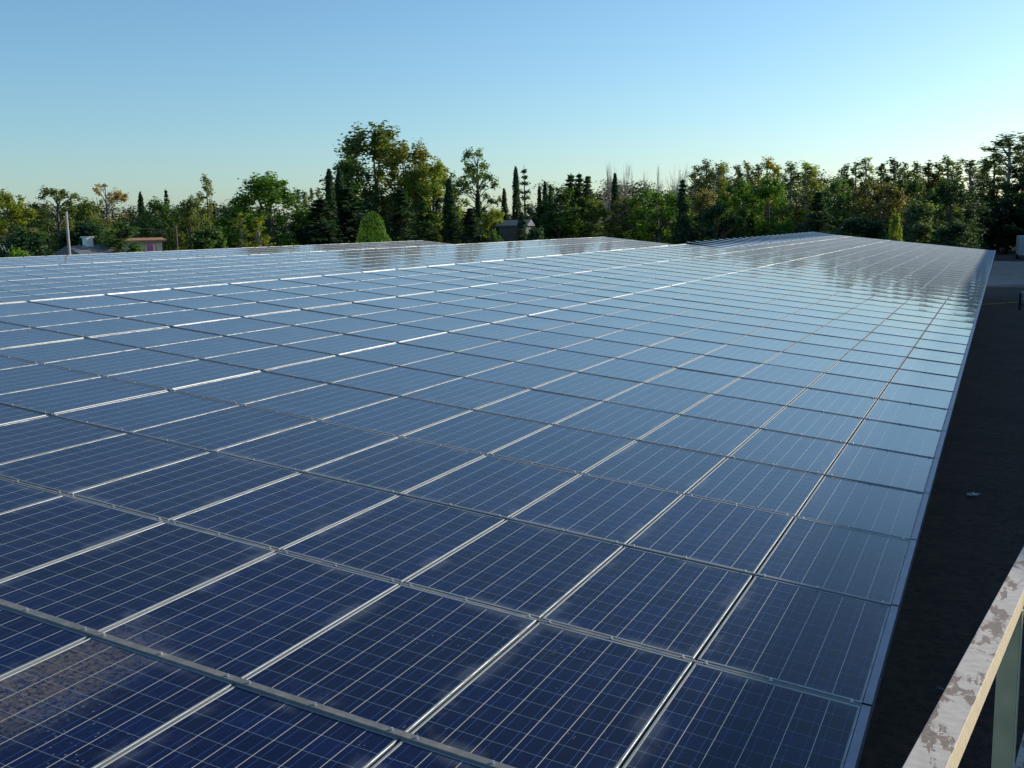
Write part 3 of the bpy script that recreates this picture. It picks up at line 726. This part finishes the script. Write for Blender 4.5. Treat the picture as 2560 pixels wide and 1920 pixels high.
 ('bush', 2240, 520, 36, 98, YG, "sunlit_bush", "yellow-green lit bush between dark thickets of the right grove", 1),
]
for (k, x, y, wp, d, col, nm, lab, var) in T:
    grp = {"bare_tree": "bare trees in the skyline", "golden_poplar": "sparse golden poplars in the skyline", "poplar_tree": "poplars in the skyline"}.get(nm)
    tree(k, x, y, wp, d, col, nm, lab, "shrub" if k in ('bush', 'ball') else "tree", grp, var)
# understory that nobody could count, and the far-off wood behind all
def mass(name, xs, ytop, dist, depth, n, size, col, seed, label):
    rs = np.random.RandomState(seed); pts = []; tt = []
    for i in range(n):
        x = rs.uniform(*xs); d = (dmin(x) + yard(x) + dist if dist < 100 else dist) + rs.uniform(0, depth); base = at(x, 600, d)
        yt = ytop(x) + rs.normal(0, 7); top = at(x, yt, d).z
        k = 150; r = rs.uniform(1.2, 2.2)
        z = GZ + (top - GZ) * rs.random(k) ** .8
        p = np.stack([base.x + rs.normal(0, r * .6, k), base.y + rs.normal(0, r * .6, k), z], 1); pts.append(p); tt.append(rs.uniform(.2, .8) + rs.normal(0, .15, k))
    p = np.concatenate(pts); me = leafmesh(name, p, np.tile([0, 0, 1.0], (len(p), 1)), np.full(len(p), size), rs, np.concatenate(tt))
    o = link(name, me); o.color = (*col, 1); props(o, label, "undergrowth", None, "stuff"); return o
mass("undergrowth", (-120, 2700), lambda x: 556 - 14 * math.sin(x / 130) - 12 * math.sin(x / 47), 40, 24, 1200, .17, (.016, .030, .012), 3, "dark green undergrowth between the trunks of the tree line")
mass("far_wood", (-200, 2800), lambda x: 528 - 10 * math.sin(x / 210) - 8 * math.sin(x / 77), 330, 80, 1000, .45, (.030, .045, .025), 4, "hazy far wood closing the gaps low behind the trees")

mass("grove_behind", (1360, 2390), lambda x: 452 + 14 * math.sin(x / 37) + 10 * math.sin(x / 13) + 22 * (x < 1730), 78, 20, 700, .22, (.040, .052, .020), 8, "mixed green trees far back filling the gaps between the poplars")
# ------------------------------------------------------------------ small buildings and posts
PLASTER = plain("cream_plaster", (.62, .52, .36), .9, 0, .1, 2); GREYST = plain("shaded_grey_stone", (.085, .09, .095), .9, 0, .3, 2)  # tree shade is put into the stone's darker colour
TILE = plain("clay_tiles", (.42, .20, .11), .85, 0, .3, 5, .5); WHITE = plain("white_paint", (.75, .73, .70), .6, 0, .08, 3); DARKW = plain("dark_opening", (.012, .012, .014), .4, 0, .2)
PINK = plain("pink_cloth", (.75, .22, .38), .8, 0, .1, 4); WOOD = plain("pole_wood", (.14, .10, .07), .9, 0, .3, 6, .4); CONC = plain("concrete", (.36, .32, .28), .9, 0, .15, 5, .3)
def face_cam(p): d = CAM - p; return math.atan2(d.y, d.x) + math.pi / 2   # local -Y looks at the camera
def house(name, label, x, ybase_z, dist, wid, dep, hz, roofh, wallm, roofm, wins, turn=0.0, chim=None):
    p = at(x, 600, dist); o = empty(name, (p.x, p.y, GZ), label, "house", None, face_cam(p) + turn)
    b = MB(); b.box((-wid/2, 0, 0), (wid/2, dep, hz)); wl = b.build("wall", wallm, o)
    b = MB(); e = .35; rz = hz + .002
    A = [(-wid/2-e, -e, rz), (wid/2+e, -e, rz), (wid/2+e, dep+e, rz), (-wid/2-e, dep+e, rz)]; r0, r1 = (-wid/2-e, dep/2, rz+roofh), (wid/2+e, dep/2, rz+roofh)
    b.v += A + [r0, r1] + [(q[0], q[1], q[2] + .14) for q in A]
    b.f += [(6, 7, 5, 4), (8, 9, 4, 5), (7, 8, 5), (9, 6, 4), (3, 2, 1, 0), (0, 1, 7, 6), (1, 2, 8, 7), (2, 3, 9, 8), (3, 0, 6, 9)]; b.m += [0] * 9
    rf = b.build("roof", roofm, o)
    for (wx, wz, ww, wh, kind) in wins:
        b = MB(); b.box((wx-ww/2-.06, -.05, wz-.06), (wx+ww/2+.06, .02, wz+wh+.06)); f = b.build(kind, WHITE if kind == "window" else WOOD, o)
        b = MB(); b.box((wx-ww/2, -.055, wz), (wx+ww/2, -.02, wz+wh)); b.build("pane" if kind == "window" else "door_leaf", DARKW, f)
    if chim:
        b = MB(); cx, cz = chim; b.box((cx-.3, dep/2-.3, rz+roofh*.5), (cx+.3, dep/2+.3, cz)); b.box((cx-.38, dep/2-.38, cz), (cx+.38, dep/2+.38, cz+.1)); b.build("chimney", WHITE, rf)
    return o
def zof(x, y, d): return at(x, y, d).z - GZ
d = dd_(352, 96); h1 = zof(360, 604, d)
house("cream_house", "cream plastered house with tiled roof beside the wooden pole", 352, 0, d, 3.8, 4, h1, .35, PLASTER, TILE, [(-.4, .9, .6, 1.0, "window")], .15)
d2 = dd_(358, 112); h2 = zof(360, 590, d2)
house("white_house", "pale house with red tiles behind the cream house", 358, 0, d2, 4.0, 4, h2, .45, WHITE, TILE, [(-.6, 2, .6, .9, "window"), (.6, 2, .6, .9, "window")], .1)
d3 = dd_(250, 82)
house("grey_house", "low grey-roofed house with a small white chimney near the concrete post", 250, 0, d3, 3.4, 3.4, zof(220, 640, d3), zof(245, 613, d3) - zof(220, 640, d3), GREYST, plain("slate", (.13, .14, .15), .8), [(0, .4, .8, .9, "window")], .6, (0, zof(245, 593, d3)))
d4 = dd_(1281, 96)
house("stone_house", "grey stone house with dark doorway under the yellow lit tree", 1281, 0, d4, 3.2, 3, zof(1280, 566, d4), zof(1300, 549, d4) - zof(1280, 566, d4), GREYST, plain("shaded_grey_tiles", (.10, .11, .125), .8, 0, .25, 3), [(.0, .1, 1.2, zof(1280, 573, d4) - .1, "door"), (-1.05, 4.0, .4, .6, "window")], -.25)  # roof tiles darkened in colour as well for the tree shade
d6 = dd_(46, 130)
house("far_cottage", "tiny pale cottage glimpsed low between the leftmost trees", 46, 0, d6, 3.2, 4, zof(46, 585, d6), .6, WHITE, TILE, [(0, 1.3, .7, .9, "window")], .2)
# lit white chimney stack between the trees
p = at(757, 525, dd_(757, 110)); b = MB(); hh = p.z - GZ; b.tube([(0, 0, 0), (0, 0, hh - .25)], [.2, .16], 10); o = empty("chimney_stack", (p.x, p.y, GZ), "slim white chimney stack glinting right of the big green pine", "chimney")
b.build("shaft", WHITE, o); b = MB(); b.tube([(0, 0, hh - .25), (0, 0, hh - .1), (0, 0, hh)], [.22, .22, .12], 10); b.build("cap", PLASTER, o)
# concrete post, slightly tapered
p = at(165, 529, dd_(165, 71)); b = MB(); hh = p.z - GZ
o = empty("concrete_post", (p.x, p.y, GZ), "pale concrete post standing tall at the far edge of the roof", "post"); b.tube([(0, 0, 0), (0, 0, hh * .6), (0, 0, hh - .12)], [.125, .105, .09], 8); b.build("shaft", CONC, o)
b = MB(); b.tube([(0, 0, hh - .12), (0, 0, hh - .03), (0, 0, hh)], [.12, .12, .06], 8); b.build("cap", CONC, o)
# wooden pole and its wire
dp_ = dd_(440, 72); p = at(440, 563, dp_); o = empty("wooden_pole", (p.x, p.y, GZ), "thin brown wooden utility pole carrying one wire", "pole"); hh = p.z - GZ
b = MB(); b.tube([(0, 0, 0), (0, 0, hh)], [.08, .055], 8); b.build("shaft", WOOD, o); b = MB(); b.tube([(-.12, 0, hh - .15), (.12, 0, hh - .15)], [.02, .02], 6); b.tube([(-.1, 0, hh - .15), (-.1, 0, hh - .03)], [.03, .02], 6); b.build("insulator_arm", CONC, o)
a = at(440, 570, dp_); e = at(283, 555, dp_ + 20); b = MB(); pts = []
for i in range(13):
    t = i / 12; q = a.lerp(e, t); q.z -= .35 * 4 * t * (1 - t); pts.append(tuple(q))
b.tube(pts, [.014] * 13, 4); props(b.build("overhead_wire", plain("wire_grey", (.35, .35, .35), .5)), "thin sagging wire running left from the wooden pole", "wire")
# pink cloth hanging by the cream house
dl = dd_(376, 84); p = at(376, 618, dl); o = empty("laundry", (p.x, p.y, GZ), "pink cloth hanging in front of the cream house", "cloth", None, face_cam(p)); b = MB()
zt = zof(376, 609, dl); n = 10
for i in range(n):
    x0, x1 = -.28 + .56 * i / n, -.28 + .56 * (i + 1) / n; y0, y1 = .05 * math.sin(i * 1.3), .05 * math.sin((i + 1) * 1.3)
    b.quad((x0, y0, zt - .9), (x1, y1, zt - .9 - .04 * math.sin(i)), (x1, y1 * .3, zt), (x0, y0 * .3, zt))
b.build("sheet", PINK, o); b = MB(); b.tube([(-.5, 0, 0), (-.5, 0, zt)], [.03, .03], 6); b.tube([(.5, 0, 0), (.5, 0, zt)], [.03, .03], 6); b.tube([(-.5, 0, zt), (.5, 0, zt)], [.012, .012], 5); b.build("line_posts", WOOD, o)

# ------------------------------------------------------------------ yard on the right
HUT = plain("hut_boards", (.16, .18, .20), .8, 0, .2, 3)
g = gpt(2441, 614); dd = math.hypot(g.x - CAM.x, g.y - CAM.y); wd = 44 * dd / FPX; hh = at(2441, 576, dd).z - GZ
o = empty("grey_hut", (g.x, g.y, GZ), "small dark grey hut standing in shade beyond the far roof corner", "hut", None, face_cam(g)); b = MB(); b.box((-wd/2, 0, 0), (wd/2, wd, hh * .93))
for i in range(9): x = -wd/2 + wd * (i + .5) / 9; b.box((x - .03, -.03, .05), (x + .03, 0, hh * .9))
b.build("wall", HUT, o); b = MB(); b.box((-wd/2 - .15, -.2, hh * .93 + .002), (wd/2 + .15, wd + .2, hh)); b.build("roof", HUT, o)
b = MB(); b.box((-.45, -.05, 0), (.45, -.031, 2.0)); b.build("door", plain("hut_door", (.08, .09, .10), .7), o)
TANKW = plain("tank_plastic", (.62, .66, .68), .5, 0, .1, 3)
g = gpt(2552, 648); dd = math.hypot(g.x - CAM.x, g.y - CAM.y); hh = at(2552, 590, dd).z - GZ; wd = 2.4; g2 = gpt(2548, 648) + RX * (wd / 2)
o = empty("white_trailer", (g2.x, g2.y, GZ), "pale ribbed trailer body just entering at the right border", "trailer", None, face_cam(g2) + .1); b = MB()
b.box((-wd/2, 0, .55), (wd/2, 4, hh))
b.build("body", TANKW, o); b = MB()
for i in range(7): x = -wd/2 + wd * i / 6; b.box((x - .04, -.06, .56), (x + .04, -.002, hh - .02))
b.build("ribs", plain("rib_grey", (.35, .38, .40), .5), o)
for sx in (-1, 1):
    for yy in (.8, 3.2):
        b = MB(); b.tube([(sx * wd/2 - .12 * sx, yy, .38), (sx * wd/2 + .1 * sx, yy, .38)], [.38, .38], 18); b.tube([(sx * wd/2 + .1 * sx, yy, .38), (sx * wd/2 + .12 * sx, yy, .38)], [.2, .18], 12); b.build("wheel", DARKW, o)
g = gpt(2549, 775); dd = math.hypot(g.x - CAM.x, g.y - CAM.y); hh = at(2549, 733, dd).z - GZ
o = empty("short_post", (g.x, g.y, GZ), "short black post in the dark yard by the right border", "post"); b = MB(); b.tube([(0, 0, 0), (0, 0, hh - .05)], [.07, .065], 10); b.build("shaft", DARKW, o); b = MB(); b.tube([(0, 0, hh - .05), (0, 0, hh)], [.085, .05], 10); b.build("cap", DARKW, o)
g = gpt(2562, 762); hh2 = .9
o = empty("white_drum", (g.x + .1, g.y + .5, GZ), "white plastic drum half outside the photo behind the short black post", "drum"); b = MB(); b.tube([(0, 0, 0), (0, 0, .03), (0, 0, .3), (0, 0, .33), (0, 0, .36), (0, 0, .7), (0, 0, .74), (0, 0, hh2)], [.3, .33, .33, .35, .33, .33, .35, .31], 20); b.build("barrel", TANKW, o, True)
b = MB(); b.tube([(.1, 0, hh2 + .001), (.1, 0, hh2 + .05)], [.06, .06], 12); b.build("lid", DARKW, o)
# yellow hose, kerb line, scraps
a, e = gpt(2440, 765), gpt(2640, 752); b = MB(); pts = []
for i in range(30):
    t = i / 29; q = a.lerp(e, t); pts.append((q.x + .25 * math.sin(t * 9), q.y + .5 * math.sin(t * 5 + 1), GZ + .05))
b.tube(pts, [.045] * 30, 6); props(b.build("garden_hose", plain("hose_yellow", (.55, .42, .10), .6)), "yellow hose lying across the shaded yard", "hose")
a, e = gpt(2430, 717), gpt(2760, 721); b = MB(); dv = (e - a).normalized(); nv = Vector((-dv.y, dv.x, 0)); Ln = (e - a).length
R3 = Matrix((dv, nv, Vector((0, 0, 1)))).transposed(); b.box((0, -.12, 0), (Ln, .12, .16), 0, R3, (a.x, a.y, GZ)); props(b.build("kerb", CONC), kind="structure")
def scrap(x, y, s, label, seed, col):
    g = gpt(x, y); rd = random.Random(seed); b = MB(); n = 8
    g_ = [[Vector(((i / n - .5) * s + rd.gauss(0, s * .05), (j / n - .5) * s * .8 + rd.gauss(0, s * .05), abs(rd.gauss(0, s * .16)) + .005)) for i in range(n + 1)] for j in range(n + 1)]
    for j in range(n):
        for i in range(n):
            if (i - n/2) ** 2 + (j - n/2) ** 2 > (n * .5) ** 2: continue
            b.quad(g_[j][i], g_[j][i+1], g_[j+1][i+1], g_[j+1][i])
    o = b.build("plastic_bag" , col); o.location = (g.x, g.y, GZ); return props(o, label, "plastic bag")
BAG = plain("bag_white", (.8, .8, .8), .35, 0, .05, 5)
scrap(2430, 1240, .26, "crumpled white plastic bag on the dark ground beside the building", 3, BAG)
scrap(2350, 1724, .10, "small faint scrap on the dark ground near the peeling railing", 4, plain("bag_grey", (.25, .25, .26), .5))

# ------------------------------------------------------------------ peeling railing beside the camera
def peel(name, worn=.5):
    m, t, b = mat(name); h = N(t); p = h.pos()
    st = h.n('ShaderNodeVectorMath', operation='MULTIPLY'); h.l(p, st.inputs[0]); st.inputs[1].default_value = (1.6, .42, 1.6)
    f = h.noise(6.5, st.outputs[0], 9, .62, .3); f2 = h.noise(60, p, 5, .7)
    k = h.smooth(h.math('ADD', h.math('MULTIPLY', f, .85), h.math('MULTIPLY', f2, .15)), worn - .012, worn + .012)
    paint = h.ramp(h.noise(25, p, 4), [(.3, (.38, .345, .31)), (.7, (.50, .46, .42))]); rust = h.ramp(f2, [(.3, (.10, .075, .062)), (.55, (.20, .145, .115)), (.75, (.30, .25, .22))])
    h.l(h.mix(k, paint, rust), b.inputs["Base Color"]); b.inputs["Roughness"].default_value = .7; bump(h, b, h.math('ADD', h.math('MULTIPLY', k, -1.0), h.math('MULTIPLY', f2, .3)), .6, .003)
    return m
PEEL = peel("peeling_paint_top", .54); CREAM_SUN = peel("sunlit_paint_side", .66); CREAM_SHADE = plain("shaded_cream_paint", (.62, .46, .25), .7, 0, .12, 6, .2)  # cream paint's shaded tone is put into the post's colour
for nd in CREAM_SUN.node_tree.nodes:
    if nd.type == 'VALTORGB' and abs(nd.color_ramp.elements[0].color[0] - .38) < .01:
        nd.color_ramp.elements[0].color = (.55, .47, .33, 1); nd.color_ramp.elements[1].color = (.70, .61, .44, 1)  # sunlight put into the side paint: paler and yellower than the top
n1 = ray(2258, 1920).cross(ray(2560, 1367)); n2 = ray(2368, 1920).cross(ray(2560, 1479)); n3 = ray(2420, 1920).cross(ray(2551, 1599))
rdir = n1.cross(n2).normalized(); rdir = rdir if rdir.y > 0 else -rdir
side = rdir.cross(Vector((0, 0, 1))).normalized(); upv = side.cross(rdir).normalized()
hw = 1.08; L1 = -hw * n1.dot(upv) / n1.dot(side); L2 = -hw * n2.dot(upv) / n2.dot(side); hb = -L2 * n3.dot(side) / n3.dot(upv)
rail = empty("guard_rail", (CAM.x, CAM.y, CAM.z - hw), "rusty guard railing with peeling cream paint at the right border", "railing")
basis = Matrix((rdir, side, upv)).transposed()
def rbox(name, s0, s1, x0, x1, z0, z1, mt):
    b = MB(); b.box((s0, x0, z0), (s1, x1, z1), 0, basis); o = b.build(name, mt, rail)
    bv = o.modifiers.new("bevel", 'BEVEL'); bv.width = .0025; bv.segments = 2; return o
side_h = hb - hw
n4 = ray(2536, 1920).cross(rdir); hz2 = -L1 * n4.dot(side) / n4.dot(upv) - hw
def along(xpx, lat, hgt):
    lo, hi = 1.0, 12.0
    for _ in range(40):
        t = (lo + hi) / 2; q = topix(CAM + rdir * t - side * lat - upv * hgt)
        if q[0] < xpx: lo = t
        else: hi = t
    return t
def tworail(name, sa, sb, zt):
    b = MB(); b.box((sa, -L1, zt - side_h), (sb, -L2, zt), 0, basis)
    b.m[1] = 0; b.m[0] = 1
    for i in (2, 3, 4, 5): b.m[i] = 1
    o = b.build(name, [PEEL, CREAM_SUN], rail); bv = o.modifiers.new("bevel", 'BEVEL'); bv.width = .0022; bv.segments = 2
JOINT = along(2530, (L1 + L2) / 2, hw)
tworail("top_rail", -1.0, JOINT, 0); tworail("top_rail", JOINT + .004, 9.0, 0)
tworail("lower_rail", -1.0, 9.0, -hz2)
PT = along(2549, L2, hb)
rbox("post", PT, PT + .008, -L1 + .004, -L2 - .004, -1.2, -side_h - .001, CREAM_SHADE)
rbox("post_flange", PT - .0, PT + .055, -L2 - .0035, -L2 + .0035, -1.2, -side_h - .001, CREAM_SUN)
rbox("post", PT + 3.4, PT + 3.408, -L1 + .002, -L2 - .004, -1.2, -side_h - .001, CREAM_SUN)

# ------------------------------------------------------------------ unseen building added on the sunny side to keep the yard in shade
sl = math.tan(rad(SUN_EL)) / math.sin(rad(SUN_AZ)); bxx = 12.0; ztop = P(.70, 0).z + (bxx + .70) * sl
blocker = empty("unseen_blocker", (bxx, 40, GZ), "unseen long building added on the sunny side to shade the yard", "blocker")
b = MB(); b.box((0, -70, 0), (12, 190, ztop - GZ)); b.build("wall", WALL, blocker)
b = MB(); hb = ztop - GZ + .002; b.v += [(-0, -70, hb), (12.3, -70, hb), (12.3, 190, hb), (-0, 190, hb), (6, -70, hb + .9), (6, 190, hb + .9)]
b.f += [(0, 4, 5, 3), (4, 1, 2, 5), (0, 1, 4), (3, 5, 2), (3, 2, 1, 0)]; b.m += [0] * 5; b.build("roof", TILE, blocker)
